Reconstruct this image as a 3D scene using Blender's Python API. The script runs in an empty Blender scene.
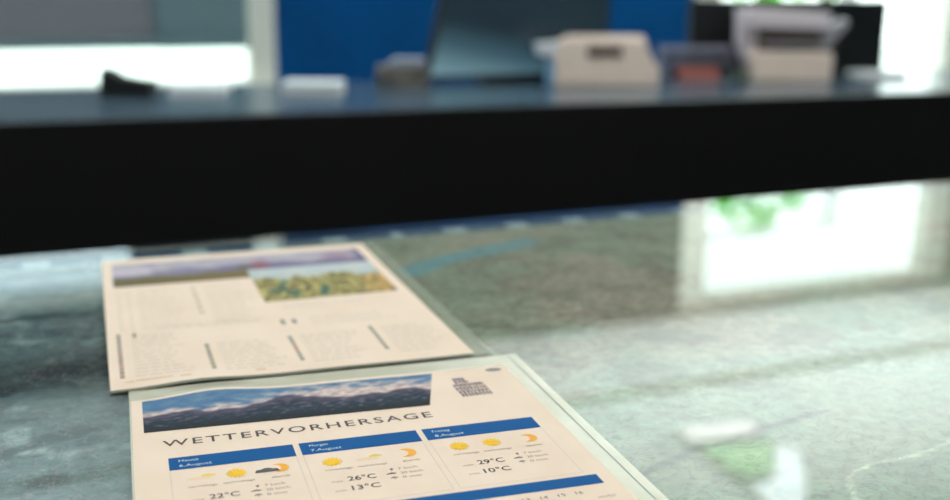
import bpy, bmesh, math, random
from mathutils import Vector, Matrix, noise
random.seed(7)
col = bpy.context.scene.collection
GLASS_BOOST, SKY, UP1, UP2, KEY, KEY2, FSTOP = 1.35, 4.0, 158, 86, 46, 37, 4.7
BLUE_TOP = 1.215
TZ = 0.74                      # height of the glass table top above the floor
# ---------------------------------------------------------------- camera frame (solved from the A4 sheets)
F_PX = 1113.697
PITCH, ROLL, YAW, CAMH = 0.241354673, 0.00874809, 0.397221368, 0.222619612
cy, sy = math.cos(YAW), math.sin(YAW)
FWD = Vector((sy*math.cos(PITCH), cy*math.cos(PITCH), -math.sin(PITCH)))
_r = Vector((cy, -sy, 0)); _u = _r.cross(FWD)
RGT = _r*math.cos(ROLL)+_u*math.sin(ROLL); UPV = -_r*math.sin(ROLL)+_u*math.cos(ROLL)
EYE = Vector((0, 0, TZ+CAMH))

# ---------------------------------------------------------------- materials
MATS = {}
def s2l(c):
    return tuple(((v/255)/12.92 if v/255 <= .04045 else ((v/255+.055)/1.055)**2.4) for v in c)
def nt(name):
    m = bpy.data.materials.new(name); m.use_nodes = True
    n = m.node_tree.nodes; l = m.node_tree.links
    return m, n, l
def mat(name, rgb, rough=.5, metal=0, var=.06, scale=40, bump=0, spec=.5, emit=0, coat=0, linear=False):
    """principled surface with a little procedural noise in colour (and bump)"""
    if name in MATS: return MATS[name]
    m, n, l = nt(name); b = n['Principled BSDF']
    c = rgb if linear else s2l(rgb)
    tc = n.new('ShaderNodeTexCoord'); nz = n.new('ShaderNodeTexNoise'); nz.inputs['Scale'].default_value = scale
    nz.inputs['Detail'].default_value = 3
    l.new(tc.outputs['Object'], nz.inputs['Vector'])
    cr = n.new('ShaderNodeValToRGB'); cr.color_ramp.elements[0].position = .3; cr.color_ramp.elements[1].position = .7
    cr.color_ramp.elements[0].color = (*[v*(1-var) for v in c], 1); cr.color_ramp.elements[1].color = (*[min(1, v*(1+var)) for v in c], 1)
    l.new(nz.outputs['Fac'], cr.inputs['Fac']); l.new(cr.outputs['Color'], b.inputs['Base Color'])
    b.inputs['Roughness'].default_value = rough; b.inputs['Metallic'].default_value = metal
    b.inputs['Specular IOR Level'].default_value = spec
    if coat: b.inputs['Coat Weight'].default_value = coat
    if emit:
        l.new(cr.outputs['Color'], b.inputs['Emission Color']); b.inputs['Emission Strength'].default_value = emit
    if bump:
        bp = n.new('ShaderNodeBump'); bp.inputs['Strength'].default_value = bump; bp.inputs['Distance'].default_value = .002
        l.new(nz.outputs['Fac'], bp.inputs['Height']); l.new(bp.outputs['Normal'], b.inputs['Normal'])
    MATS[name] = m; return m
def attr_mat(name, rough=.6, spec=.3, gain=1.0):
    """printed picture: colour attribute broken up by fine noise"""
    if name in MATS: return MATS[name]
    m, n, l = nt(name); b = n['Principled BSDF']
    a = n.new('ShaderNodeAttribute'); a.attribute_name = 'print'
    tc = n.new('ShaderNodeTexCoord'); nz = n.new('ShaderNodeTexNoise'); nz.inputs['Scale'].default_value = 900
    l.new(tc.outputs['Object'], nz.inputs['Vector'])
    hs = n.new('ShaderNodeHueSaturation'); mr = n.new('ShaderNodeMapRange')
    mr.inputs['To Min'].default_value = .8*gain; mr.inputs['To Max'].default_value = 1.2*gain
    l.new(nz.outputs['Fac'], mr.inputs['Value']); l.new(mr.outputs['Result'], hs.inputs['Value'])
    l.new(a.outputs['Color'], hs.inputs['Color']); l.new(hs.outputs['Color'], b.inputs['Base Color'])
    b.inputs['Roughness'].default_value = rough; b.inputs['Specular IOR Level'].default_value = spec
    MATS[name] = m; return m
def glass_mat(name, tint=(1, 1, 1), ior=1.5, boost=1.0, rough=0.0, bias=0.0):
    """sheet glass: transparent, mirror reflection by Fresnel on the outer face"""
    if name in MATS: return MATS[name]
    m, n, l = nt(name); n.remove(n['Principled BSDF']); out = n['Material Output']
    tr = n.new('ShaderNodeBsdfTransparent'); tr.inputs['Color'].default_value = (*tint, 1)
    gl = n.new('ShaderNodeBsdfGlossy'); gl.inputs['Roughness'].default_value = rough
    fr = n.new('ShaderNodeFresnel'); fr.inputs['IOR'].default_value = ior
    g = n.new('ShaderNodeNewGeometry')
    inv = n.new('ShaderNodeMath'); inv.operation = 'SUBTRACT'; inv.inputs[0].default_value = boost
    l.new(g.outputs['Backfacing'], inv.inputs[1])
    mu = n.new('ShaderNodeMath'); mu.operation = 'MULTIPLY'; mu.use_clamp = True
    l.new(fr.outputs['Fac'], mu.inputs[0]); l.new(inv.outputs[0], mu.inputs[1])
    # back faces only transmit
    sw = n.new('ShaderNodeMath'); sw.operation = 'SUBTRACT'; sw.inputs[0].default_value = 1
    l.new(g.outputs['Backfacing'], sw.inputs[1])
    m2 = n.new('ShaderNodeMath'); m2.operation = 'MULTIPLY'
    l.new(mu.outputs[0], m2.inputs[0]); l.new(sw.outputs[0], m2.inputs[1])
    inv.inputs[1].default_value = 0
    mix = n.new('ShaderNodeMixShader')
    l.new(m2.outputs[0], mix.inputs['Fac']); l.new(tr.outputs[0], mix.inputs[1]); l.new(gl.outputs[0], mix.inputs[2])
    l.new(mix.outputs[0], out.inputs['Surface'])
    MATS[name] = m; return m
def film_mat(name, rgb, alpha, rough=.25, weave=0, glow=False):
    """thin translucent film or fabric: part see-through, part milky"""
    if name in MATS: return MATS[name]
    m, n, l = nt(name); b = n['Principled BSDF']; out = n['Material Output']
    b.inputs['Base Color'].default_value = (*s2l(rgb), 1); b.inputs['Roughness'].default_value = rough
    tr = n.new('ShaderNodeBsdfTransparent'); mix = n.new('ShaderNodeMixShader')
    tc = n.new('ShaderNodeTexCoord'); nz = n.new('ShaderNodeTexNoise'); nz.inputs['Scale'].default_value = weave or 60
    l.new(tc.outputs['Object'], nz.inputs['Vector'])
    mr = n.new('ShaderNodeMapRange'); mr.inputs['To Min'].default_value = alpha*.88; mr.inputs['To Max'].default_value = min(1, alpha*1.12)
    l.new(nz.outputs['Fac'], mr.inputs['Value']); l.new(mr.outputs['Result'], mix.inputs['Fac'])
    l.new(tr.outputs[0], mix.inputs[1]); l.new(b.outputs[0], mix.inputs[2]); l.new(mix.outputs[0], out.inputs['Surface'])
    MATS[name] = m; return m

# ---------------------------------------------------------------- object helpers
def link(name, me, m, parent=None, loc=None):
    o = bpy.data.objects.new(name, me); col.objects.link(o)
    if m is not None and len(me.materials) == 0: me.materials.append(m)
    if parent is not None: o.parent = parent
    if loc is not None: o.location = loc
    return o
def obj(name, bm, m, parent=None, loc=None, smooth=False):
    me = bpy.data.meshes.new(name); bmesh.ops.recalc_face_normals(bm, faces=bm.faces); bm.to_mesh(me); bm.free()
    if smooth:
        for p in me.polygons: p.use_smooth = True
    return link(name, me, m, parent, loc)
def tag(o, label, cat, group=None):
    o['label'] = label; o['category'] = cat
    if group: o['group'] = group
    return o
def thing(name, label, cat, loc=(0, 0, 0), rz=0, group=None):
    o = bpy.data.objects.new(name, None); col.objects.link(o); o.empty_display_size = .05
    o.location = loc; o.rotation_euler = (0, 0, rz)
    return tag(o, label, cat, group)
def struct(o):
    o['kind'] = 'structure'; return o
def box(bm, x0, x1, y0, y1, z0, z1, bev=0, M=None, seg=2):
    r = bmesh.ops.create_cube(bm, size=1)
    vs = r['verts']
    for v in vs:
        v.co = Vector(((x0+x1)/2+v.co.x*(x1-x0), (y0+y1)/2+v.co.y*(y1-y0), (z0+z1)/2+v.co.z*(z1-z0)))
    if bev:
        es = list({e for v in vs for e in v.link_edges})
        rb = bmesh.ops.bevel(bm, geom=es, offset=bev, segments=seg, profile=.7, affect='EDGES')
        vs = list({v for f in rb['faces'] for v in f.verts} | {v for v in vs if v.is_valid})
    if M is not None: bmesh.ops.transform(bm, matrix=M, verts=[v for v in vs if v.is_valid])
    return bm
def bx(*a, **k): return box(bmesh.new(), *a, **k)
def prism(bm, prof, x0, x1, bev=0, axis='x'):
    """extrude a (y,z) profile from x0 to x1"""
    A = [bm.verts.new((x0, p[0], p[1])) for p in prof]; B = [bm.verts.new((x1, p[0], p[1])) for p in prof]
    n = len(prof); bm.faces.new(A[::-1]); bm.faces.new(B)
    for i in range(n): bm.faces.new((A[i], A[(i+1) % n], B[(i+1) % n], B[i]))
    if bev:
        es = list({e for v in A+B for e in v.link_edges})
        bmesh.ops.bevel(bm, geom=es, offset=bev, segments=2, profile=.7, affect='EDGES')
    if axis == 'y':
        for v in bm.verts: v.co = Vector((v.co.y, v.co.x, v.co.z))
    return bm
def cyl(bm, c, r, h, seg=24, r2=None, M=None):
    mt = Matrix.Translation(Vector(c)+Vector((0, 0, h/2)))
    if M is not None: mt = M @ mt
    bmesh.ops.create_cone(bm, cap_ends=True, segments=seg, radius1=r, radius2=r if r2 is None else r2, depth=h, matrix=mt); return bm

# ================================================================= ROOM
WY, CEIL, FLOOR = 6.0, 1.965+TZ, 0.0
X0, X1, Y0 = -3.0, 8.5, -3.0
blue = mat('blue_wall_paint', (0, 0, 0), .8, var=.08, scale=3, spec=.1)
b = blue.node_tree.nodes['Color Ramp'].color_ramp
b.elements[0].color = (.0002, .050, .17, 1); b.elements[1].color = (.0002, .064, .215, 1)
white = mat('white_wall_paint', (225, 226, 220), .7, var=.03, scale=4)
framem = mat('window_frame_white', (214, 212, 203), .45, var=.03, scale=12)
darkwall = mat('dark_wall_paint', (38, 48, 58), .6, var=.1, scale=3)
ceilm = mat('ceiling_plaster', (243, 247, 245), .8, var=.02, scale=3)
floorm = mat('grey_carpet', (92, 94, 96), .9, var=.15, scale=120, bump=.3)
struct(obj('floor', bx(X0, X1, Y0, WY+.15, -.08, 0), floorm))
struct(obj('ceiling', bx(X0, X1, Y0, WY+.15, CEIL, CEIL+.1), ceilm))
struct(obj('wall_left', bx(X0-.1, X0, Y0, WY+.15, 0, CEIL), white))
struct(obj('wall_right', bx(X1, X1+.1, Y0, WY+.15, 0, CEIL), white))
struct(obj('wall_front', bx(X0, X1, Y0-.1, Y0, 0, CEIL), white))
# far wall in sections round the two windows
LW0, LW1, LB, LT = -2.6, 1.205, TZ-.33, TZ+1.41        # left window opening
RW0, RW1, RB, RT = 4.17, 6.06, TZ-.62, TZ+1.85        # right window opening
bm = bmesh.new()
box(bm, 1.345, 3.98, WY, WY+.15, 0, TZ+BLUE_TOP)
struct(obj('wall_back', bm, blue))
struct(obj('wall_back_upper', bx(1.345, 3.98, WY, WY+.15, TZ+BLUE_TOP, CEIL), mat('upper_wall_grey', (58, 58, 52), .7, var=.06, scale=3)))
bm = bmesh.new()
box(bm, X0, 1.345, WY, WY+.15, LT+.06, CEIL); box(bm, X0, LW0-.08, WY, WY+.15, 0, LT+.06); box(bm, LW0-.08, 1.345, WY, WY+.15, 0, LB-.04)
struct(obj('wall_back_left', bm, darkwall))
bm = bmesh.new()
box(bm, 3.98, X1, WY, WY+.15, RT+.05, CEIL); box(bm, 3.98, RW1+.2, WY, WY+.15, 0, RB-.04); box(bm, RW1+.2, X1, WY, WY+.15, 0, RT+.05)
struct(obj('wall_back_right', bm, mat('olive_grey_wall', (120, 120, 100), .7, var=.06, scale=3)))
struct(obj('trim_1', bx(X0, X1, 4.86, 4.94, CEIL-.012, CEIL), mat('ceiling_track', (176, 172, 156), .6, var=.08, scale=20)))
struct(obj('baseboard_back', bx(1.36, 3.98, WY-.015, WY, 0, .09, bev=.003), framem))

# ---- left window
panem = glass_mat('window_glass', (.97, .99, .98), 1.45)
def frame(o_name, rects, y0=WY-.01, y1=WY+.13, m=framem, parent=None):
    bm = bmesh.new()
    for r in rects: box(bm, r[0], r[1], y0, y1, r[2], r[3], bev=.006)
    return obj(o_name, bm, m, parent)
w1 = struct(frame('window_1', [(LW1, LW1+.14, LB-.04, LT+.06), (LW0-.08, LW0, LB-.04, LT+.06), (LW0, LW1, LT, LT+.06), (LW0, LW1, LB-.04, LB),
     (LW0, LW1, TZ+1.11, TZ+1.19)]))
obj('pane', bx(LW0, LW1, WY+.06, WY+.066, LB, LT), panem, w1)
obj('window_sill', bx(LW0-.1, LW1+.2, WY-.16, WY+.02, LB-.07, LB-.035, bev=.006), framem, w1)
# dark reveal panel in the upper light, right of the clear pane
obj('upper_screen', bx(LW0, .53, WY+.035, WY+.037, TZ+1.19, LT), film_mat('upper_screen_film', (150, 196, 226), .36, .6, 60), w1)
obj('upper_panel', bx(.53, LW1, WY+.03, WY+.05, TZ+1.19, LT), darkwall, w1)
def blind(x0, x1, z0, z1, label, m, barm, dy=0):
    t = thing('roller_blind', label, 'blind', ((x0+x1)/2, WY-.03-dy, z0))
    w = (x1-x0)/2; h = z1-z0
    obj('fabric', bx(-w, w, -.0015, .0015, .02, h-.03), m, t)
    obj('bottom_bar', bx(-w, w, -.012, .012, 0, .05, bev=.005), barm, t)
    b2 = bmesh.new(); cyl(b2, (0, 0, -w), .028, 2*w, M=Matrix.Translation((0, 0, h)) @ Matrix.Rotation(math.pi/2, 4, 'Y'))
    obj('roller', b2, framem, t, smooth=True); return t
bar_m = mat('blind_bar', (104, 128, 134), .4, var=.04)
blind(LW0+.02, .757, TZ-.155, TZ+1.12, 'wide grey translucent roller blind lowered over the left window, open gap below', film_mat('blind_fabric', (104, 104, 114), .90, .8, 300), bar_m)
blind(.72, LW1-.02, TZ-.155, TZ+1.12, 'narrow grey-teal roller blind at the right end of the left window beside the white post', film_mat('blind_fabric_teal', (84, 112, 122), .93, .8, 300), bar_m, .065)

# ---- right window
w2 = struct(frame('window_2', [(RW0-.19, RW0, 0.02, RT+.05), (RW1, RW1+.2, RB-.04, RT+.05), (RW0, RW1, RT, RT+.05), (RW0, RW1, RB-.04, RB)]))
bar_glare = film_mat('glare_bar', (240, 246, 244), .6, .5, 30)  # see-through white stands in for glare washing out the solid bars
obj('transom', bx(RW0, 5.28, WY+.03, WY+.05, TZ+1.42, TZ+1.47), bar_glare, w2); obj('mullion', bx(5.12, 5.28, WY+.03, WY+.05, RB, TZ+1.42), bar_glare, w2)
obj('pane', bx(RW0, RW1, WY+.06, WY+.066, RB, RT), panem, w2)
obj('window_sill', bx(RW0-.2, RW1+.2, WY-.14, WY+.02, RB-.07, RB-.035, bev=.006), framem, w2)

# ---- garden outside
grassm = mat('pale_gravel', (214, 220, 206), .9, var=.1, scale=6, bump=.3)
struct(obj('ground_outside', bx(-12, 25, WY+.2, 40, -1.2, -1.0), grassm))
def tree(x, y, r, h, label, rgb, mname, kz=.8):
    t = thing('garden_tree', label, 'tree', (x, y, -1.0), group=None)
    b2 = bmesh.new(); cyl(b2, (0, 0, 0), .16, h, 10, .09); obj('trunk', b2, mat('bark', (92, 76, 62), .9, var=.2, scale=20), t, smooth=True)
    b3 = bmesh.new()
    rr = random.Random(int(x*10))
    for i in range(1500):
        th, ph = rr.uniform(0, 6.283), math.acos(rr.uniform(-1, 1)); d = r*(.55+.45*rr.random()**.5)
        d *= 1+.25*noise.noise(Vector((math.sin(ph)*math.cos(th), math.sin(ph)*math.sin(th), math.cos(ph)))*2.2)
        c = Vector((d*math.sin(ph)*math.cos(th), d*math.sin(ph)*math.sin(th), h+d*kz*math.cos(ph)))
        M = Matrix.Translation(c) @ Matrix.Rotation(rr.uniform(0, 6.28), 4, 'Z') @ Matrix.Rotation(rr.uniform(-1.2, 1.2), 4, 'X')
        s = r*.13
        vs = [b3.verts.new(M @ Vector(p)) for p in ((-s, 0, 0), (0, -s*.5, .02), (s, 0, 0), (0, s*.5, .02))]
        b3.faces.new(vs)
    obj('foliage', b3, mat(mname, rgb, .6, var=.25, scale=2), t); return t
tree(9.75, 13.0, .98, 3.3, 'light green garden tree behind the right window near its left frame', (120, 205, 70), 'leaves_light', 1.8)
tree(12.9, 15.5, 1.0, 2.5, 'darker green garden tree farther right behind the right window', (120, 200, 80), 'leaves_mid')
tree(-.3, 13.0, 1.6, 2.9, 'green garden tree dimly seen through the grey blind of the left window', (110, 190, 100), 'leaves_dim')

# ---- made-up glowing ceiling shapes, added for the patches mirrored in the glass table
def lin_glow(cx, cyy, L, Wd, rz, label, strength):
    t = thing('ceiling_glow', label, 'lamp', (cx, cyy, CEIL), rz)
    obj('housing', bx(-L/2-.015, L/2+.015, -Wd/2-.015, Wd/2+.015, -.03, 0, bev=.006), framem, t)  # rim of the added glow shape, no real fitting
    d = obj('added_glow_face', bx(-L/2, L/2, -Wd/2, Wd/2, -.036, -.028, bev=.003), mat('added_glow_white_%d' % int(strength*10), (255, 248, 250), .5, var=.01, emit=strength), t)
    return t
lin_glow(3.085, 4.235, .38, .15, -.1, 'small rectangular white glow panel added on the ceiling, mirrored in the glass left of the green panel', 2.2)

def flat_panel(bmx, pts, z0, z1):
    A = [bmx.verts.new((p[0], p[1], z0)) for p in pts]; B = [bmx.verts.new((p[0], p[1], z1)) for p in pts]
    n = len(pts); bmx.faces.new(A[::-1]); bmx.faces.new(B)
    for i in range(n): bmx.faces.new((A[i], A[(i+1) % n], B[(i+1) % n], B[i]))
    return bmx
def inset(pts, k):
    cx = sum(p[0] for p in pts)/len(pts); cyy = sum(p[1] for p in pts)/len(pts)
    return [(cx+(p[0]-cx)*k, cyy+(p[1]-cyy)*k) for p in pts]
def added_glow_panel(name, label, cat, pts, m):
    cx = sum(p[0] for p in pts)/len(pts); cyy = sum(p[1] for p in pts)/len(pts)
    loc = [(p[0]-cx, p[1]-cyy) for p in pts]
    t = thing(name, label, cat, (cx, cyy, CEIL))
    obj('housing', flat_panel(bmesh.new(), inset(loc, 1.04), -.028, 0), framem, t)  # rim of the added glow panel, no real fitting
    obj('added_glow_sheet', flat_panel(bmesh.new(), loc, -.034, -.027), m, t); return t
added_glow_panel('ceiling_glow_green', 'pale green glow panel added on the ceiling between two white ones, mirrored in the glass table', 'glow_panel',
    [(2.888, 4.091), (3.234, 4.017), (3.035, 3.739), (2.876, 3.758)], mat('glow_green', (190, 226, 184), .5, var=.03, emit=1.15))
added_glow_panel('ceiling_glow', 'bent white glow panel added on the ceiling, mirrored in the glass beside the green panel', 'lamp',
    [(3.215, 3.962), (3.298, 3.905), (3.149, 3.661), (2.917, 3.372), (2.809, 3.416), (2.868, 3.675), (3.0, 3.687)], mat('glow_cool', (240, 250, 255), .5, var=.01, emit=3.2))

# ================================================================= MAP TABLE
TX0, TX1, TY0, TY1 = -.75, 1.75, -.15, .953
wood = mat('dark_table_edge', (30, 30, 33), .4, var=.1, scale=30)
t = thing('display_table', 'long display table with dark edge carrying the glass covered map', 'table', ((TX0+TX1)/2, (TY0+TY1)/2, 0))
hx, hy = (TX1-TX0)/2, (TY1-TY0)/2
obj('tabletop', bx(-hx, hx, -hy, hy, TZ-.045, TZ-.0075, bev=.003), wood, t)
for sx in (-1, 1):
    for sy in (-1, 1):
        obj('leg', bx(sx*(hx-.06)-.03, sx*(hx-.06)+.03, sy*(hy-.06)-.03, sy*(hy-.06)+.03, 0, TZ-.045, bev=.004), wood, t)
# ---- the map sheet
LAKE = [(0.2717, 0.8188), (0.3086, 0.8428), (0.3582, 0.8651), (0.4215, 0.8858), (0.424, 0.8621), (0.3689, 0.842), (0.3244, 0.8262), (0.2882, 0.7962), (0.2713, 0.8027)]
CREEK = [(.255, .418), (.2741, .4257), (.2849, .4276), (.2933, .4318), (.3071, .4368), (.3265, .4385), (.36, .447), (.40, .452)]
ROAD = [(.335, .35), (.3417, .3634), (.3498, .3768), (.357, .3845), (.3724, .3881), (.3871, .3872), (.43, .395), (.48, .42)]
BROOK = [(.44, .34), (.45, .37), (.445, .39), (.47, .41), (.50, .45), (.53, .47)]
def sd_poly(p, P):
    ins = False; d = 9.
    for i in range(len(P)):
        a = P[i]; c = P[i-1]
        if (a[1] > p[1]) != (c[1] > p[1]) and p[0] < (c[0]-a[0])*(p[1]-a[1])/(c[1]-a[1])+a[0]: ins = not ins
        d = min(d, seg_d(p, a, c))
    return -d if ins else d
def seg_d(p, a, c):
    vx, vy = c[0]-a[0], c[1]-a[1]; wx, wy = p[0]-a[0], p[1]-a[1]
    k = max(0, min(1, (wx*vx+wy*vy)/(vx*vx+vy*vy+1e-12)))
    return math.hypot(wx-k*vx, wy-k*vy)
def line_d(p, P): return min(seg_d(p, P[i], P[i+1]) for i in range(len(P)-1))
def mix(a, b, k):
    k = max(0., min(1., k)); return tuple(x+(y-x)*k for x, y in zip(a, b))
def sstep(a, b, x):
    k = max(0., min(1., (x-a)/(b-a))); return k*k*(3-2*k)
def fbm(x, y, z=0, o=4):
    v = 0; a = .5; f = 1.
    for _ in range(o):
        v += a*noise.noise(Vector((x*f, y*f, z+f))); a *= .5; f *= 2.03
    return v
G1, G2, G3, G4, G5 = (134, 150, 130), (110, 128, 112), (160, 154, 136), (164, 136, 124), (92, 84, 76)
def map_colour(x, y):
    r = fbm(x*7+3, y*9, 1.3, 5); q = fbm(x*22, y*26, 4.1, 4); ridge = 1-abs(fbm(x*16+9, y*20, 8.2, 4))*3.2
    c = mix(G2, G1, .5+1.3*r+.5*q)
    c = mix(c, G3, sstep(.0, .35, fbm(x*9+20, y*11, 3, 4)+.25*q))
    pk = sstep(.02, .26, fbm(x*6+40, y*11+7, 5, 4)+.12*math.exp(-((y-.735)/.05)**2)+.16*math.exp(-((y-.655)/.03)**2)*sstep(.1, .3, x))
    c = mix(c, G4, .75*pk)
    c = mix(c, (196, 194, 180), .3*sstep(.75, 1., ridge))
    c = mix(c, G5, .55*sstep(.05, .35, -q+.1))
    if y > .55: c = mix(c, (178, 166, 154), .42*sstep(.55, .64, y))
    # darker bluish western part
    w = sstep(.16, -.02, x); c = mix(c, (88, 108, 118), .8*w); c = mix(c, (196, 204, 204), .55*w*sstep(.12, .3, fbm(x*40+5*y, y*34, 6, 4))); c = mix(c, (40, 50, 56), .6*w*sstep(.1, .3, fbm(x*26+9, y*40, 2, 4)))
    c = mix(c, (36, 32, 32), .95*w*math.exp(-((y-.668+.1*x)/.03)**2)*(.65+q))
    if y < .56: c = mix(c, (136, 150, 132), .55*sstep(.56, .46, y)*(1-w))
    p = (x, y)
    if .26 < x < .44 and .78 < y < .9: c = mix(mix((116, 158, 172), c, .12), c, sstep(-.003, .004, sd_poly(p, LAKE)+.004*q))
    if .24 < x < .42 and .4 < y < .46: c = mix(mix((84, 88, 92), c, .35), c, sstep(.0006, .0034, line_d((p[0]+.006*q, p[1]+.008*r+.006*q), CREEK)+.003*q))
    if .32 < x < .5 and .34 < y < .43: c = mix(mix((226, 222, 204), c, .35), c, sstep(.0004, .0018, line_d((p[0]+.008*q, p[1]+.008*q), ROAD)))
    if .42 < x < .55 and .33 < y < .48: c = mix((168, 128, 132), c, sstep(.0008, .002, line_d(p, BROOK)))
    if y > .918:
        c = (150, 158, 150)
        if y > .927:
            k = (x*1.0/.062+.15*math.floor(x/.31)) % 1
            c = (62, 88, 112) if (k > .34 or y < .9295) else (172, 184, 192)
    return c
MX0, MX1, MY0, MY1 = -.72, 1.72, -.12, .948
def map_mesh():
    xs = []; x = MX0
    while x < MX1: xs.append(x); x += .0035 if -.1 < x < 1.05 else .03
    xs.append(MX1); ys = []; y = MY0
    while y < MY1: ys.append(y); y += (.0024 if y < .6 else .0036) if y > .3 else .03
    ys.append(MY1); nx, ny = len(xs), len(ys)
    vs = [(x, y, 0) for y in ys for x in xs]
    fs = [(j*nx+i, j*nx+i+1, (j+1)*nx+i+1, (j+1)*nx+i) for j in range(ny-1) for i in range(nx-1)]
    me = bpy.data.meshes.new('topographic_map'); me.from_pydata(vs, [], fs)
    a = me.color_attributes.new('print', 'FLOAT_COLOR', 'POINT')
    buf = []
    for v in vs: buf += [*s2l(map_colour(v[0], v[1])), 1.]
    a.data.foreach_set('color', buf); return me
def map_material():
    m, n, l = nt('map_print'); b = n['Principled BSDF']
    a = n.new('ShaderNodeAttribute'); a.attribute_name = 'print'
    tc = n.new('ShaderNodeTexCoord')
    def N(t, **k):
        q = n.new(t)
        for kk, vv in k.items(): q.inputs[kk].default_value = vv
        return q
    w = N('ShaderNodeTexNoise', Scale=30., Detail=4.); l.new(tc.outputs['Object'], w.inputs['Vector'])
    # contour lines
    mu = n.new('ShaderNodeMath'); mu.operation = 'MULTIPLY'; mu.inputs[1].default_value = 15; l.new(w.outputs['Fac'], mu.inputs[0])
    fr = n.new('ShaderNodeMath'); fr.operation = 'PINGPONG'; fr.inputs[1].default_value = .5; l.new(mu.outputs[0], fr.inputs[0])
    cr = n.new('ShaderNodeValToRGB'); cr.color_ramp.elements[0].position = .0; cr.color_ramp.elements[1].position = .14
    cr.color_ramp.elements[0].color = (.5, .42, .38, 1); cr.color_ramp.elements[1].color = (1, 1, 1, 1)
    l.new(fr.outputs[0], cr.inputs['Fac'])
    mx = n.new('ShaderNodeMix'); mx.data_type = 'RGBA'; mx.blend_type = 'MULTIPLY'; mx.inputs['Factor'].default_value = .7
    l.new(a.outputs['Color'], mx.inputs['A']); l.new(cr.outputs['Color'], mx.inputs['B'])
    # little paths (voronoi edges) and forest speckle
    v = N('ShaderNodeTexVoronoi', Scale=58.); v.feature = 'DISTANCE_TO_EDGE'
    w2_ = N('ShaderNodeTexNoise', Scale=60., Detail=3.); l.new(tc.outputs['Object'], w2_.inputs['Vector'])
    vm = n.new('ShaderNodeMix'); vm.data_type = 'VECTOR'; vm.inputs['Factor'].default_value = .06
    l.new(tc.outputs['Object'], vm.inputs['A']); l.new(w2_.outputs['Color'], vm.inputs['B']); l.new(vm.outputs['Result'], v.inputs['Vector'])
    c2 = n.new('ShaderNodeValToRGB'); c2.color_ramp.elements[0].position = .008; c2.color_ramp.elements[1].position = .03
    c2.color_ramp.elements[0].color = (.3, .3, .3, 1); c2.color_ramp.elements[1].color = (0, 0, 0, 1); l.new(v.outputs['Distance'], c2.inputs['Fac'])
    m2 = n.new('ShaderNodeMix'); m2.data_type = 'RGBA'; m2.inputs['B'].default_value = (.5, .36, .33, 1)
    l.new(c2.outputs['Color'], m2.inputs['Factor']); l.new(mx.outputs['Result'], m2.inputs['A'])
    sp = N('ShaderNodeTexNoise', Scale=120., Detail=6.); l.new(tc.outputs['Object'], sp.inputs['Vector'])
    mr = N('ShaderNodeMapRange'); mr.inputs['From Min'].default_value = .25; mr.inputs['From Max'].default_value = .75; mr.inputs['To Min'].default_value = .66; mr.inputs['To Max'].default_value = 1.34; l.new(sp.outputs['Fac'], mr.inputs['Value'])
    hs = n.new('ShaderNodeHueSaturation'); hs.inputs['Saturation'].default_value = 1.05
    l.new(mr.outputs['Result'], hs.inputs['Value']); l.new(m2.outputs['Result'], hs.inputs['Color'])
    l.new(hs.outputs['Color'], b.inputs['Base Color']); b.inputs['Roughness'].default_value = .9; b.inputs['Specular IOR Level'].default_value = .1
    return m
mp = link('topographic_map', map_mesh(), map_material(), loc=(0, 0, TZ-.0070))
tag(mp, 'large printed relief map with a turquoise lake lying under the table glass', 'map')
gp = obj('glass_plate', bx(TX0+.005, TX1-.005, TY0+.005, TY1-.004, TZ-.0066, TZ-.0006, bev=.0008), glass_mat('table_glass', (.93, .97, .95), 1.52, GLASS_BOOST))
tag(gp, 'clear glass plate covering the map, mirroring the bright windows', 'glass')

# ================================================================= PRINTED SHEETS
S1 = (0.0470174391, 0.584688946, -0.0898350048); S2 = (0.0574877009, 0.90036514, -0.0647081285)
paper = mat('cream_paper', (0, 0, 0), .75, var=.03, scale=25, spec=.15)
b = paper.node_tree.nodes['Color Ramp'].color_ramp
b.elements[0].color = (*s2l((231, 208, 188)), 1); b.elements[1].color = (*s2l((236, 215, 196)), 1)
ink = mat('black_ink', (66, 58, 54), .7, var=.05); inkl = mat('grey_ink', (150, 134, 122), .7, var=.05)
inkt = mat('pale_ink', (204, 188, 172), .7, var=.05); inkf = mat('hairline_ink', (206, 194, 182), .7, var=.03)
bluei = mat('blue_ink', (26, 88, 146), .75, var=.03, spec=.1); wink = mat('white_ink', (205, 216, 228), .7, var=.02)
sun_i = mat('sun_ink', (240, 188, 20), .7, var=.06, scale=300); oran = mat('orange_ink', (240, 168, 50), .7, var=.05)
cloud_d = mat('dark_cloud_ink', (84, 78, 80), .7, var=.05); cloud_l = mat('pale_cloud_ink', (236, 206, 172), .7, var=.03)
paley = mat('pale_sun_ink', (238, 204, 100), .7, var=.05)
film = film_mat('sleeve_film', (236, 232, 208), .68, .08, 40)
weldm = mat('weld_line', (112, 134, 136), .5, var=.05)

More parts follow.
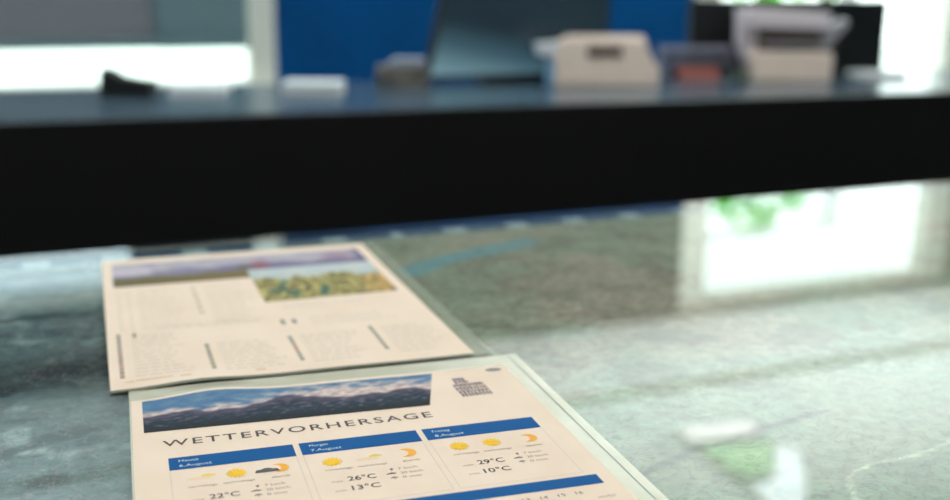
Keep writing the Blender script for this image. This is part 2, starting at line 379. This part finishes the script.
class Sheet:
    def __init__(s, name, label, P, zb, bumps):
        s.bumps = bumps; s.t = thing(name, label, 'sheet', (P[0], P[1], TZ+zb), P[2])
    def z(s, u, v):
        return sum(h*math.exp(-((u-a)/sa)**2-((v-c)/sc)**2) for h, a, sa, c, sc in s.bumps)
    def put(s, name, me_or_bm, m, lift, parent=None, scale=.001):
        me = me_or_bm
        if isinstance(me, bmesh.types.BMesh):
            q = bpy.data.meshes.new(name); me.to_mesh(q); me.free(); me = q
        for v in me.vertices:
            u, w = v.co.x, v.co.y
            v.co = Vector((u*.001, w*.001, (lift+s.z(u, w)+v.co.z)*.001))
        return link(name, me, m, parent or s.t)
    def grid(s, name, u0, v0, u1, v1, nx, ny, m, lift, fn=None, corners=None, parent=None):
        vs = []; cs = []
        for j in range(ny+1):
            for i in range(nx+1):
                a, c = i/nx, j/ny
                if corners:
                    TL, TR, BR, BL = corners
                    u = (TL[0]*(1-a)+TR[0]*a)*(1-c)+(BL[0]*(1-a)+BR[0]*a)*c
                    v = (TL[1]*(1-a)+TR[1]*a)*(1-c)+(BL[1]*(1-a)+BR[1]*a)*c
                else: u, v = u0+(u1-u0)*a, v0+(v1-v0)*c
                vs.append((u, v, 0))
                if fn: cs += [*s2l(fn(a, c, u, v)), 1.]
        fs = [((j+1)*(nx+1)+i, (j+1)*(nx+1)+i+1, j*(nx+1)+i+1, j*(nx+1)+i) for j in range(ny) for i in range(nx)]
        if corners is None and v1 > v0: fs = [q[::-1] for q in fs]
        me = bpy.data.meshes.new(name); me.from_pydata(vs, [], fs)
        if fn:
            at = me.color_attributes.new('print', 'FLOAT_COLOR', 'POINT'); at.data.foreach_set('color', cs)
        return s.put(name, me, m, lift, parent)
    def rects(s, name, rs, m, lift, parent=None):
        vs = []; fs = []
        for u0, v0, u1, v1 in rs:
            k = len(vs); vs += [(u0, v0, 0), (u1, v0, 0), (u1, v1, 0), (u0, v1, 0)]; fs.append((k, k+1, k+2, k+3))
        me = bpy.data.meshes.new(name); me.from_pydata(vs, [], fs); return s.put(name, me, m, lift, parent)
    def poly(s, name, polys, m, lift, parent=None):
        bm = bmesh.new()
        for P in polys: bm.faces.new([bm.verts.new((p[0], p[1], 0)) for p in P])
        bmesh.ops.triangulate(bm, faces=bm.faces); return s.put(name, bm, m, lift, parent)
    def text(s, name, body, u0, v0, cap, m, lift, u1=None, parent=None, center=False, bold=0, space=1.0):
        cu = bpy.data.curves.new('lettering', 'FONT'); cu.body = body; cu.resolution_u = 3; cu.offset = bold; cu.space_character = space
        ob = bpy.data.objects.new('lettering', cu); col.objects.link(ob)
        bpy.context.view_layer.update()
        dg = bpy.context.evaluated_depsgraph_get(); me = bpy.data.meshes.new_from_object(ob.evaluated_get(dg))
        bpy.data.objects.remove(ob); bpy.data.curves.remove(cu)
        xs = [v.co.x for v in me.vertices]; a, c = min(xs), max(xs)
        ky = cap/.70; kx = (u1-u0)/(c-a) if u1 is not None else ky
        off = u0-(c-a)*kx/2 if center else u0
        for v in me.vertices: v.co = Vector((off+(v.co.x-a)*kx, v0+v.co.y*ky, 0))
        me.name = name; return s.put(name, me, m, lift, parent)
def _fan(P, c):
    return [[c, P[i], P[(i+1) % len(P)]] for i in range(len(P))]
def disc(cu, cv, r, n=28, k=1.0): return [(cu+r*math.cos(6.2832*i/n)*k, cv+r*math.sin(6.2832*i/n)) for i in range(n)]
def star(cu, cv, r1, r2, n=14): return [(cu+(r1 if i % 2 == 0 else r2)*math.cos(math.pi*i/n), cv+(r1 if i % 2 == 0 else r2)*math.sin(math.pi*i/n)) for i in range(2*n)]
def crescent(cu, cv, r):
    """strip of quads between the outer and the inner arc"""
    P = [(cu+r*math.cos(a), cv+r*math.sin(a)) for a in [math.radians(-125+250*i/24) for i in range(25)]]
    ccx = cu-.62*r; rr_ = math.hypot(P[0][0]-ccx, P[0][1]-cv); th = math.atan2(P[-1][1]-cv, P[-1][0]-ccx)
    Q = [(ccx+rr_*math.cos(th*(-1+2*i/24)), cv+rr_*math.sin(th*(-1+2*i/24))) for i in range(25)]
    out = []
    for i in range(24):
        quad = [P[i], P[i+1], Q[i+1], Q[i]]
        if i == 0: quad = [P[0], P[1], Q[1]]
        if i == 23: quad = [P[23], P[24], Q[23]]
        out.append(quad)
    return out
def cloud(cu, cv, w, h):
    P = []
    for i in range(30):
        a = math.pi*i/29; P.append((cu+w*math.cos(a), cv+h*(math.sin(a)+.25*abs(math.sin(3*a)))))
    return P

# ------------------------------------------------ front sheet: the weather forecast
f = Sheet('printed_sheet', 'cream weather forecast sheet with blue boxes, nearest the camera on the glass', S1, .00005,
          [(3.1, 43, 24, 0, 13), (.6, 110, 50, 0, 10)])
f.grid('clear_sleeve', -1, -312, 223.4, 17, 40, 60, film, .05)
sl = [o for o in f.t.children if o.name.startswith('clear_sleeve')][0]
f.rects('weld_seam', [(217.6, -312, 218.3, 17)], weldm, .12, sl)
p_ = f.grid('paper', 0, -297, 210, 0, 70, 99, paper, .35)
m_ = p_.modifiers.new('thickness', 'SOLIDIFY'); m_.thickness = .00012; m_.offset = -1
def photo_mountain(a, c, u, v):
    n1 = fbm(a*5, 2, 3, 5); n2 = fbm(a*14, c*9, 7, 4); n3 = fbm(a*30, c*16, 2, 3)
    sky = mix((70, 108, 146), (116, 144, 168), .5+n2*1.0)
    lo = .36+.10*math.sin(a*5.2+1.2); ridge = .50-.16*math.exp(-((a-.5)/.16)**2)-.10*math.exp(-((a-.88)/.1)**2)+.26*n1+.10*n2
    cl = sstep(lo-.3, lo+.05, c+.5*n2)
    cl *= 1-(1-sstep(.22, .5, c+.25*n2))*sstep(.5, .32, a)
    cl = max(cl, .9*sstep(.1, .34, c+.5*n2)*sstep(.74, .86, a), .95*sstep(.2, .36, c+.4*n2)*sstep(.3, .44, a))
    col_ = mix(sky, mix((222, 202, 190), (168, 148, 150), .4+1.6*n3), cl)
    if c > ridge-.03:
        mt = mix((84, 80, 98), (46, 58, 70), sstep(ridge, ridge+.25, c)); mt = mix(mt, (120, 104, 116), .9*max(0, n3*2+.15)*(1-sstep(.6, .95, c)))
        mt = mix(mt, (48, 50, 52), sstep(.72, 1., c)); mt = mix(mt, (120, 124, 130), .6*sstep(.15, .35, n3+.2*n2)*sstep(.4, .8, c)*(1-sstep(.8, 1, c)))
        col_ = mix(col_, mt, sstep(ridge-.03, ridge+.03, c))
    return col_
pm = attr_mat('photo_print', .75, .1)
f.grid('landscape_photo', 0, 0, 0, 0, 150, 44, pm, .45, photo_mountain, [(5.5, -2.6), (165.3, -3.6), (151.7, -49.6), (5.5, -45.6)])
f.text('headline', 'WETTERVORHERSAGE', 13.8, -65.6, 7.4, mat('headline_ink', (80, 68, 62), .7, var=.05), .45, 149.0, space=1.22, bold=.008)
f.poly('corner_mark', [disc(201.5, -6.8, 2.6, 20, 1.9)], mat('mark_grey', (132, 128, 126), .7, var=.1, scale=300), .45)
rr = random.Random(3); strokes = []
for v0, ua, ub in ((-18.6, 173.8, 180.6), (-23.2, 173.8, 181.6), (-28.2, 171.6, 189.0), (-33.2, 171.6, 189.2), (-38.2, 172.0, 189.2), (-43.0, 172.2, 189.4)):
    u = ua
    while u < ub:
        w = rr.choice((.7, .9, 1.3)); strokes.append((u, v0, min(ub, u+w), v0+rr.choice((4.2, 4.7, 4.7)))); u += w+rr.choice((.7, .9))
    strokes.append((ua, v0+rr.uniform(.5, 3), ub, v0+rr.uniform(3.1, 3.6)))
f.rects('crest_logo', strokes, mat('logo_ink', (126, 108, 116), .7, var=.1), .45)
cols = [(15.6, 74.0), (76.9, 135.8), (138.7, 197.9)]
days = [('Heute', '6.August'), ('Morgen', '7.August'), ('Freitag', '8.August')]
for k, (a, c) in enumerate(cols):
    bar = f.rects('blue_banner', [(a, -94.0, c, -80.0)], bluei, .45)
    f.text('day_name', days[k][0], a+4.6, -85.6, 2.7, wink, .52, a+13.6, bar); f.text('date', days[k][1], a+4.6, -91.2, 2.7, wink, .52, a+19.4, bar)
    f.rects('box_outline', [(a, -149, a+.35, -94.1), (c-.35, -149, c, -94.1), (a, -149.35, c, -149)], inkf, .45)
    for q, w in enumerate(('vormittags', 'nachmittags', 'abends')):
        cu = a+(13.5, 29.5, 48)[q]
        f.text('caption', w, cu-(6.4, 6.9, 4)[q], -114.8, 2.1, inkl, .45, cu+(6.4, 6.9, 4.4)[q])
    warm = [('22', '9'), ('26', '13'), ('29', '10')][k]
    for q, w in enumerate(warm):
        v0 = -127.6-9.6*q if k != 0 else -128.2-9.6*q
        f.text('temperature', w+'°C', a+15.5, v0, 4.4, ink, .45, a+15.5+(13.0 if len(w) > 1 else 9.6), bold=.01)
        f.text('caption', ('max.', 'min.')[q], a+8, v0, 1.8, inkl, .45, a+13.6)
    for q, (w, gl) in enumerate((('7 km/h', 0), ('20 km/h', 1), ('0 mm', 2))):
        v0 = -122.4-4.6*q
        f.text('wind_value', w, a+40.0, v0, 2.3, inkl, .45, a+40.0+(9.0, 10.6, 8.6)[q])
        if gl == 0: P = [[(a+41.3, v0), (a+42.1, v0), (a+42.1, v0+1.6), (a+43, v0+1.6), (a+41.7, v0+3), (a+40.4, v0+1.6), (a+41.3, v0+1.6)]]
        elif gl == 1: P = [[(a+37.5, v0+.8), (a+41.5, v0+1.0), (a+41.2, v0+.1), (a+43.4, v0+1.8), (a+41, v0+3.0), (a+41.4, v0+2), (a+37.5, v0+1.7)]]
        else: P = [[(a+38.5, v0+1.2), (a+42.9, v0+1.2), (a+42.2, v0+2.6), (a+40.7, v0+3.2), (a+39.2, v0+2.6)], [(a+40.5, v0-.6), (a+40.9, v0-.6), (a+40.9, v0+1.2), (a+40.5, v0+1.2)]]
        P = [[(a+36.8+(p[0]-a-41.5)*.85, v0+(p[1]-v0)*.85) for p in Q] for Q in P]
        f.poly('wind_symbol', P, inkl, .45)
def sun_at(u, v): f.poly('sun_symbol', _fan(star(u, v, 5.3, 3.6), (u, v)), sun_i, .45)
def veiled(u, v): 
    c = f.poly('cloud_symbol', [cloud(u-2.2, v-2.6, 5.4, 2.6)], cloud_l, .45); f.poly('sun_disc', [cloud(u+2.4, v+.1, 3.2, 2.2)], paley, .48, c)
veiled(30.0, -104.4); sun_at(44.8, -104.9)
mo = f.poly('moon_symbol', crescent(64.2, -104.6, 4.6), oran, .45); f.poly('dark_cloud', [cloud(58.6, -107.9, 5.6, 3.6)], cloud_d, .5, mo)
sun_at(88.9, -105.4); veiled(107.4, -105.2); f.poly('moon_symbol', crescent(124.8, -105.0, 4.9), oran, .45)
sun_at(151.3, -104.9); sun_at(167.9, -104.8); f.poly('moon_symbol', crescent(186.8, -104.9, 4.7), oran, .45)
wide = f.rects('blue_banner', [(15.6, -162.0, 202.7, -152.6)], bluei, .45)
for k in range(10, 17): f.text('hour_number', str(k), 136.4+8.3*(k-10), -169.4, 2.6, ink, .45, 139.8+8.3*(k-10))
f.text('caption', 'mm/Std', 194.4, -175.6, 2.2, inkl, .45, 202.4)

# ------------------------------------------------ rear sheet: photo header and legend columns
g = Sheet('printed_sheet', 'cream information sheet with meadow photo and legend columns, lying behind the weather forecast', S2, .0006,
          [(2.0, 48, 26, -297, 16), (.5, 120, 40, -297, 14)])
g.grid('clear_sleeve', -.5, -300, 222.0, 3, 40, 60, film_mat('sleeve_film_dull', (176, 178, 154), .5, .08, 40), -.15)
sl = [o for o in g.t.children if o.name.startswith('clear_sleeve')][0]
g.rects('weld_seam', [(217.6, -300, 218.2, 3)], weldm, -.1, sl)
p_ = g.grid('paper', 0, -297, 210, 0, 70, 99, paper, .15)
m_ = p_.modifiers.new('thickness', 'SOLIDIFY'); m_.thickness = .00012; m_.offset = -1
def photo_range(a, c, u, v):
    n1 = fbm(a*6, 1, 3, 4); n2 = fbm(a*18, c*7, 5, 4)
    base = mix((186, 178, 182), (160, 154, 170), .5+1.2*n2)
    base = mix(base, (118, 114, 140), sstep(.34+.25*n1, .5+.25*n1, c)*(.6+.4*sstep(.1, .5, a)))
    if a < .54: base = mix(base, mix((96, 94, 70), (120, 106, 72), .5+a), sstep(.60, .72, c+.1*n2))
    if a < .16: base = mix(base, (196, 184, 196), .75*sstep(.16, .13, a)*sstep(.15, .25, c)*sstep(.6, .5, c))
    k = math.exp(-((u-117)/7)**2-((v+47)/11)**2); base = mix(base, (150, 84, 92), .9*k)
    k = math.exp(-((u-104)/5)**2-((v+49)/8)**2); base = mix(base, (92, 90, 84), .7*k)
    k = math.exp(-((u-182)/12)**2-((v+34)/14)**2); base = mix(base, (150, 120, 138), .7*k)
    base = mix(base, (92, 82, 118), .7*sstep(192, 201, u)); return base
g.grid('header_photo', 7, -15, 202, -82.5, 90, 34, pm, .22, photo_range)
def photo_meadow(a, c, u, v):
    n1 = fbm(a*7, c*4, 9, 4); n2 = fbm(a*20, c*10, 2, 3)
    sky = mix((174, 188, 192), (200, 200, 194), .5+n1)
    md = mix((190, 172, 104), (120, 116, 80), .5+2.4*n1)
    md = mix(md, (206, 186, 120), sstep(.1, .3, n2+.3*n1)); md = mix(md, (204, 158, 98), sstep(.7, .95, a)*(.6+n2)); md = mix(md, (74, 104, 94), sstep(.02, .22, -n1-.1+.25*math.exp(-((a-.22)/.16)**2-((c-.72)/.2)**2)))
    md = mix(md, (104, 88, 74), .6*sstep(.1, .3, -n2+.2*sstep(.7, 1, c)*sstep(.45, .6, a)))
    return mix(sky, md, sstep(.26, .42, c+.3*n1))
g.grid('meadow_photo', 0, 0, 0, 0, 80, 50, pm, .26, photo_meadow, [(105.5, -61), (202.2, -60), (202.2, -149), (106.0, -152)])
rr = random.Random(11)
def block(u0, u1, v0, v1, pitch=6.2, h=2.2, m=inkt, ragged=.35):
    rs = []; v = v0
    while v > v1:
        u = u0; end = u1-rr.random()*ragged*(u1-u0)
        while u < end:
            w = rr.uniform(3, 9); rs.append((u, v-h*.75, min(end, u+w), v)); u += w+1.4
        v -= pitch
    g.rects('text_block', rs, m, .22)
block(8, 11.5, -96, -192, 7.5, 2.6); block(15, 18, -96, -192, 7.5, 2.6)
block(22, 54, -96, -192, 7.5, 2.0); block(60, 64, -98, -165, 8, 3.0, inkl); block(69, 100, -98, -192, 7.5, 2.0)
block(30, 100, -186, -196, 6, 2.0); block(128, 196, -196, -214, 7, 2.0); block(115, 175, -162, -170, 7, 2.0, inkf)
block(14, 48, -202, -282); block(64, 102, -232, -282); block(115, 152, -232, -282); block(168, 203, -230, -282)
rust = mat('rust_ink', (206, 160, 132), .7)
for r_ in ((8, -287, 13, -285.6), (14, -286.4, 34, -284.6), (38, -288, 44, -286), (80, -289, 86, -287)): g.rects('footer_note', [r_], rust, .22)
LC = [mat('legend_green', (146, 148, 128), .7), mat('legend_rust', (176, 138, 122), .7), mat('legend_grey', (152, 140, 128), .7), mat('legend_olive', (154, 146, 120), .7)]
for kk, (u, v0, v1) in enumerate(((6.9, -196, -281), (57.8, -231, -281), (109, -231, -281), (162, -226, -279))):
    n = int((v0-v1)/7)
    for i in range(n):
        mm = LC[rr.choice(((0, 1, 2), (2, 3, 3), (0, 1, 1), (0, 2, 0))[kk])]
        g.rects('legend_swatch', [(u-1.3, v0-7*i-6.2, u+1.3, v0-7*i)], mm, .22)
g.rects('legend_swatch', [(108.5, -206, 111.5, -195)], LC[0], .22); g.rects('legend_swatch', [(116, -206, 119, -196)], LC[2], .22)
g.rects('legend_swatch', [(15.3, -206, 17.6, -196)], LC[2], .22)

# ================================================================= DESK BEHIND
DZ = TZ-.04
deskm = mat('desk_laminate', (62, 80, 94), .2, var=.05, scale=15, spec=.6)
black = mat('desk_front_black', (9, 8, 9), .55, var=.15, scale=8, spec=.25)
RZ = -.044
t = thing('office_desk', 'long office desk with grey-blue top and deep black front panel behind the map table', 'desk', (0, 2.172, 0), RZ)
obj('desk_top', bx(-1.6, 4.2, .0, .60, DZ-.022, DZ, bev=.002), deskm, t)
obj('front_panel', bx(-1.6, 4.2, -.022, -.0005, .02, DZ-.0005, bev=.002), black, t)
for x in (-1.5, 4.1): obj('side_panel', bx(x-.02, x+.02, .001, .58, 0, DZ-.0225, bev=.003), black, t)

VZ = -.36     # most things face the visitors' side
blackp = mat('black_plastic', (16, 17, 18), .4, var=.1, scale=60); creamp = mat('cream_plastic', (226, 208, 194), .5, var=.03, scale=30)
lilacp = mat('lilac_grey_plastic', (212, 202, 208), .5, var=.03, scale=30); slotm = mat('dark_slot', (104, 90, 82), .7, var=.1, scale=40)
greyp = mat('grey_plastic', (150, 150, 156), .5, var=.05, scale=40)
# tape dispenser
t = thing('tape_dispenser', 'black wedge shaped tape dispenser at the left end of the desk before the bright window', 'tape dispenser', (.245, 2.56, DZ), VZ)
prof = [(-.052, 0), (.056, 0), (.059, .024), (.052, .033), (.02, .037), (-.01, .043), (-.028, .05), (-.038, .06), (-.05, .061), (-.054, .03)]
obj('body', prism(bmesh.new(), prof, -.03, .03, bev=.003, axis='y'), blackp, t)
b2 = bmesh.new(); cyl(b2, (0, 0, -.012), .018, .024, 24, M=Matrix.Translation((-.016, 0, .028)) @ Matrix.Rotation(math.pi/2, 4, 'X'))
obj('tape_roll', b2, mat('tape', (50, 52, 50), .3), t, smooth=False)
obj('cutter', bx(.05, .062, -.014, .014, .029, .036, bev=.001), blackp, t)
# flat white things
def pad(name, label, cat, x, y, w, d, h, m, rz=VZ, n=4, group=None):
    t = thing(name, label, cat, (x, y, DZ), rz)
    rr = random.Random(int(x*1000))
    b2 = bmesh.new()
    for i in range(n):
        dx, dy = rr.uniform(-.002, .002), rr.uniform(-.002, .002)
        box(b2, -w/2+dx, w/2+dx, -d/2+dy, d/2+dy, h*i/n, h*(i+1)/n-.0003, bev=.0006, seg=1)
    obj('sheets', b2, m, t)
    obj('cover', bx(-w/2, w/2, -d/2, d/2, h-.0003, h+.0012, bev=.0006, seg=1), m, t); return t
whitep = mat('white_paper_stack', (222, 226, 228), .7, var=.03, scale=60)
pad('notepad', 'small pale blue-white notepad lying right of the black tape dispenser', 'notepad', .40, 2.56, .125, .09, .016, whitep)
pad('paper_stack', 'low stack of white papers at the foot of the white window post', 'papers', .655, 2.53, .135, .10, .022, whitep)
# brochures
t = thing('brochure_stack', 'untidy stack of brown-grey brochures topped by pale ones, left of the dark monitor', 'brochures', (.895, 2.60, DZ), VZ)
brown = mat('brochure_brown', (112, 106, 100), .6, var=.12, scale=50)
b2 = bmesh.new()
for i in range(6):
    M = Matrix.Rotation((-.1, .06, .15, -.05, .1, 0)[i], 4, 'Z'); box(b2, -.062, .062, -.045, .045, .008*i, .008*i+.0075, bev=.001, M=M, seg=1)
obj('brochures', b2, brown, t)
b2 = bmesh.new()
for i in range(2): box(b2, -.035+.01*i, .045+.01*i, -.04, .04, .048+.009*i, .0565+.009*i, bev=.001, seg=1)
obj('top_brochures', b2, mat('brochure_pale', (140, 146, 160), .6, var=.06, scale=50), t)
# left monitor
def screen_mat():  # pale reflection low on the glass, painted as a glowing gradient
    m, n, l = nt('monitor_painted_sheen'); b = n['Principled BSDF']; tc = n.new('ShaderNodeTexCoord')
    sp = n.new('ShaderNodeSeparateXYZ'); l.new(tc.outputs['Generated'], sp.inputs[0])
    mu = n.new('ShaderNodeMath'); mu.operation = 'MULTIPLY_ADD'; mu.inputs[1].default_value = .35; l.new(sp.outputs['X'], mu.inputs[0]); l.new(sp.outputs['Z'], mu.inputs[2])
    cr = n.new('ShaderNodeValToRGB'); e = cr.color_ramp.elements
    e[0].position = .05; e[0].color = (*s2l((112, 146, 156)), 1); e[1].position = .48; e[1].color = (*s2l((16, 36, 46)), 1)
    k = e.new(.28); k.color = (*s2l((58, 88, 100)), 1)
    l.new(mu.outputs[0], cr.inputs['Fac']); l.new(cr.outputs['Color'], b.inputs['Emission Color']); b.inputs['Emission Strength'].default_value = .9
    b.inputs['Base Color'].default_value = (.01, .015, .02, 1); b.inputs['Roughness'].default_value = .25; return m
t = thing('monitor', 'large dark teal monitor tapering upward, with a painted pale sheen at its bottom left, left of the cream printer', 'monitor', (1.212, 2.60, DZ), 0)
W2, HH = .258, .34
tap = [(-W2, .012), (W2-.006, .012), (W2, HH), (-W2+.078, HH)]
def slab(P, y0, y1): return prism(bmesh.new(), [(p[0], p[1]) for p in P], y0, y1, bev=.004, axis='y')
casing = slab(tap, 0, .03); obj('casing', casing, blackp, t)
ins = [(-W2+.012, .022), (W2-.014, .022), (W2-.010, HH-.012), (-W2+.084, HH-.012)]
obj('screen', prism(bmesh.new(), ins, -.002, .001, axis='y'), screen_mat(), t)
obj('stand', bx(-.1, .1, -.02, .045, 0, .014, bev=.003), blackp, t)
# cream printer
t = thing('label_printer', 'cream receipt printer with side tray and small dark slot, right of the dark monitor', 'printer', (1.38, 2.49, DZ), VZ)
prof = [(-.118, 0), (.142, 0), (.142, .045), (.126, .064), (.112, .07), (.108, .112), (-.09, .116), (-.112, .104), (-.118, .07)]
obj('body', prism(bmesh.new(), prof, -.06, .03, bev=.008, axis='y'), creamp, t)
obj('side_tray', prism(bmesh.new(), [(-.162, .076), (-.11, .064), (-.108, .106), (-.166, .1)], -.05, .03, bev=.004, axis='y'), mat('tray_white', (206, 212, 218), .5), t)
obj('paper_slot', bx(-.04, .045, -.064, -.058, .072, .1, bev=.002), slotm, t)
obj('lid', bx(-.085, .105, -.04, .028, .1125, .12, bev=.003), creamp, t)
obj('side_cover', bx(-.136, -.119, -.05, .02, 0, .056, bev=.003), mat('pale_blue_plastic', (126, 166, 206), .5), t)
# letter tray and red notebook
t = thing('letter_tray', 'grey see-through letter tray between the cream printer and the grey-white printer', 'tray', (1.705, 2.56, DZ), VZ)
clearp = film_mat('smoky_plastic', (150, 150, 166), .5, .3, 30)
b2 = bmesh.new()
for z in (0.0, .042, .078):
    box(b2, -.089, .089, -.07, .04, z, z+.003, bev=.001, seg=1)
obj('shelf', b2, clearp, t)
for sx in (-1, 1): obj('side_wall', bx(sx*.09-.002, sx*.09+.002, -.07, .04, 0, .084, bev=.001, seg=1), clearp, t)
obj('back_wall', bx(-.088, .088, .036, .040, 0, .084, bev=.001), clearp, t)
pad('notebook', 'dull red notebook lying inside the grey letter tray', 'notebook', 1.70, 2.54, .105, .08, .030, mat('red_cover', (196, 120, 108), .6, var=.05))
for o in list(bpy.data.objects):
    if o.name == 'notebook': o.location.z += .0035
# grey-white printer
t = thing('desk_printer', 'grey-white printer with dark output opening and raised side flap before the black panel', 'printer', (1.93, 2.47, DZ), VZ)
obj('base', bx(-.104, .106, -.08, .03, 0, .076, bev=.008), creamp, t)
obj('back_panel', prism(bmesh.new(), [(-.135, .186), (-.078, .186), (-.072, .078), (-.104, .03), (-.13, .09)], -.02, .03, bev=.006, axis='y'), lilacp, t)
obj('top_cover', prism(bmesh.new(), [(-.12, .138), (.095, .132), (.1, .176), (-.12, .187)], -.06, .03, bev=.006, axis='y'), lilacp, t)
obj('opening', bx(-.082, .09, -.03, .025, .074, .136), slotm, t)
obj('paper_tray', bx(-.07, .08, -.075, .02, .092, .098, bev=.002), greyp, t)
obj('side_flap', prism(bmesh.new(), [(.085, .082), (.098, .078), (.158, .148), (.15, .16), (.075, .128), (.09, .118)], -.04, .025, bev=.003, axis='y'), greyp, t)
# black panel monitor behind
t = thing('monitor', 'wide low black monitor standing behind the grey-white printer', 'monitor', (2.09, 2.59, DZ), -.10)
obj('casing', bx(-.355, .268, 0, .03, .002, .205, bev=.006), blackp, t)
obj('screen', bx(-.347, .260, -.002, .001, .016, .197), mat('black_screen', (7, 12, 15), .35, var=.05), t)
obj('stand', bx(-.12, .12, -.02, .05, 0, .02, bev=.004), blackp, t)
pad('paper_stack', 'flat white papers lying right of the grey-white printer in front of the black monitor', 'papers', 2.215, 2.43, .13, .10, .014, whitep)
pad('document_tray', 'thin grey tray at the far right end of the desk before the bright window', 'tray', 2.80, 2.42, .16, .12, .018, whitep)

# ================================================================= LIGHT
world = bpy.data.worlds.new('sky'); bpy.context.scene.world = world; world.use_nodes = True
wn, wl = world.node_tree.nodes, world.node_tree.links
bg = wn['Background']; tc = wn.new('ShaderNodeTexCoord'); sp = wn.new('ShaderNodeSeparateXYZ'); cr = wn.new('ShaderNodeValToRGB')
wl.new(tc.outputs['Generated'], sp.inputs[0]); wl.new(sp.outputs['Z'], cr.inputs['Fac'])
cr.color_ramp.elements[0].color = (.86, .97, .94, 1); cr.color_ramp.elements[1].color = (.80, .93, 1, 1)
wl.new(cr.outputs['Color'], bg.inputs['Color']); bg.inputs['Strength'].default_value = SKY
def area(name, loc, rot, sx, sy_, power, rgb=(1, 1, 1)):
    d = bpy.data.lights.new(name, 'AREA'); d.shape = 'RECTANGLE'; d.size = sx; d.size_y = sy_; d.energy = power; d.color = rgb
    o = bpy.data.objects.new(name, d); col.objects.link(o); o.location = loc; o.rotation_euler = rot; return o
area('ceiling_fill', (3.9, 4.5, 1.45), (math.pi, 0, 0), 4.2, 1.8, UP1, (.93, 1, .97))  # added unseen fill, brightens the ceiling that mirrors in the glass
area('ceiling_fill', (-.6, 3.6, 1.35), (math.pi, 0, 0), 2.0, 2.6, UP2, (.78, .94, 1))  # second added fill, bluish, for the left part of the ceiling
area('desk_fill', (1.3, 1.5, CEIL-.05), (math.radians(22), 0, 0), 1.6, .6, KEY2, (1, .98, .95))  # fill added above to lift the things on the desk
area('room_light', (-.2, -.6, CEIL-.05), (math.radians(-14), 0, 0), 2.4, 1.4, KEY, (1, .985, .96))

# ================================================================= CAMERA
cd = bpy.data.cameras.new('camera'); cam = bpy.data.objects.new('camera', cd); col.objects.link(cam)
R3 = Matrix((RGT, UPV, -FWD)).transposed(); M4 = R3.to_4x4(); M4.translation = EYE; cam.matrix_world = M4
cd.sensor_width = 36; cd.sensor_fit = 'HORIZONTAL'; cd.lens = F_PX/950*36; cd.clip_start = .02; cd.clip_end = 200
fp = Vector((S1[0]+.09, S1[1]-.10, TZ)); cd.dof.use_dof = True
cd.dof.focus_distance = (fp-EYE).dot(FWD); cd.dof.aperture_fstop = FSTOP; cd.dof.aperture_blades = 0
sc = bpy.context.scene; sc.camera = cam
sc.view_settings.view_transform = 'Standard'; sc.view_settings.look = 'None'; sc.view_settings.exposure = 0; sc.view_settings.gamma = 1
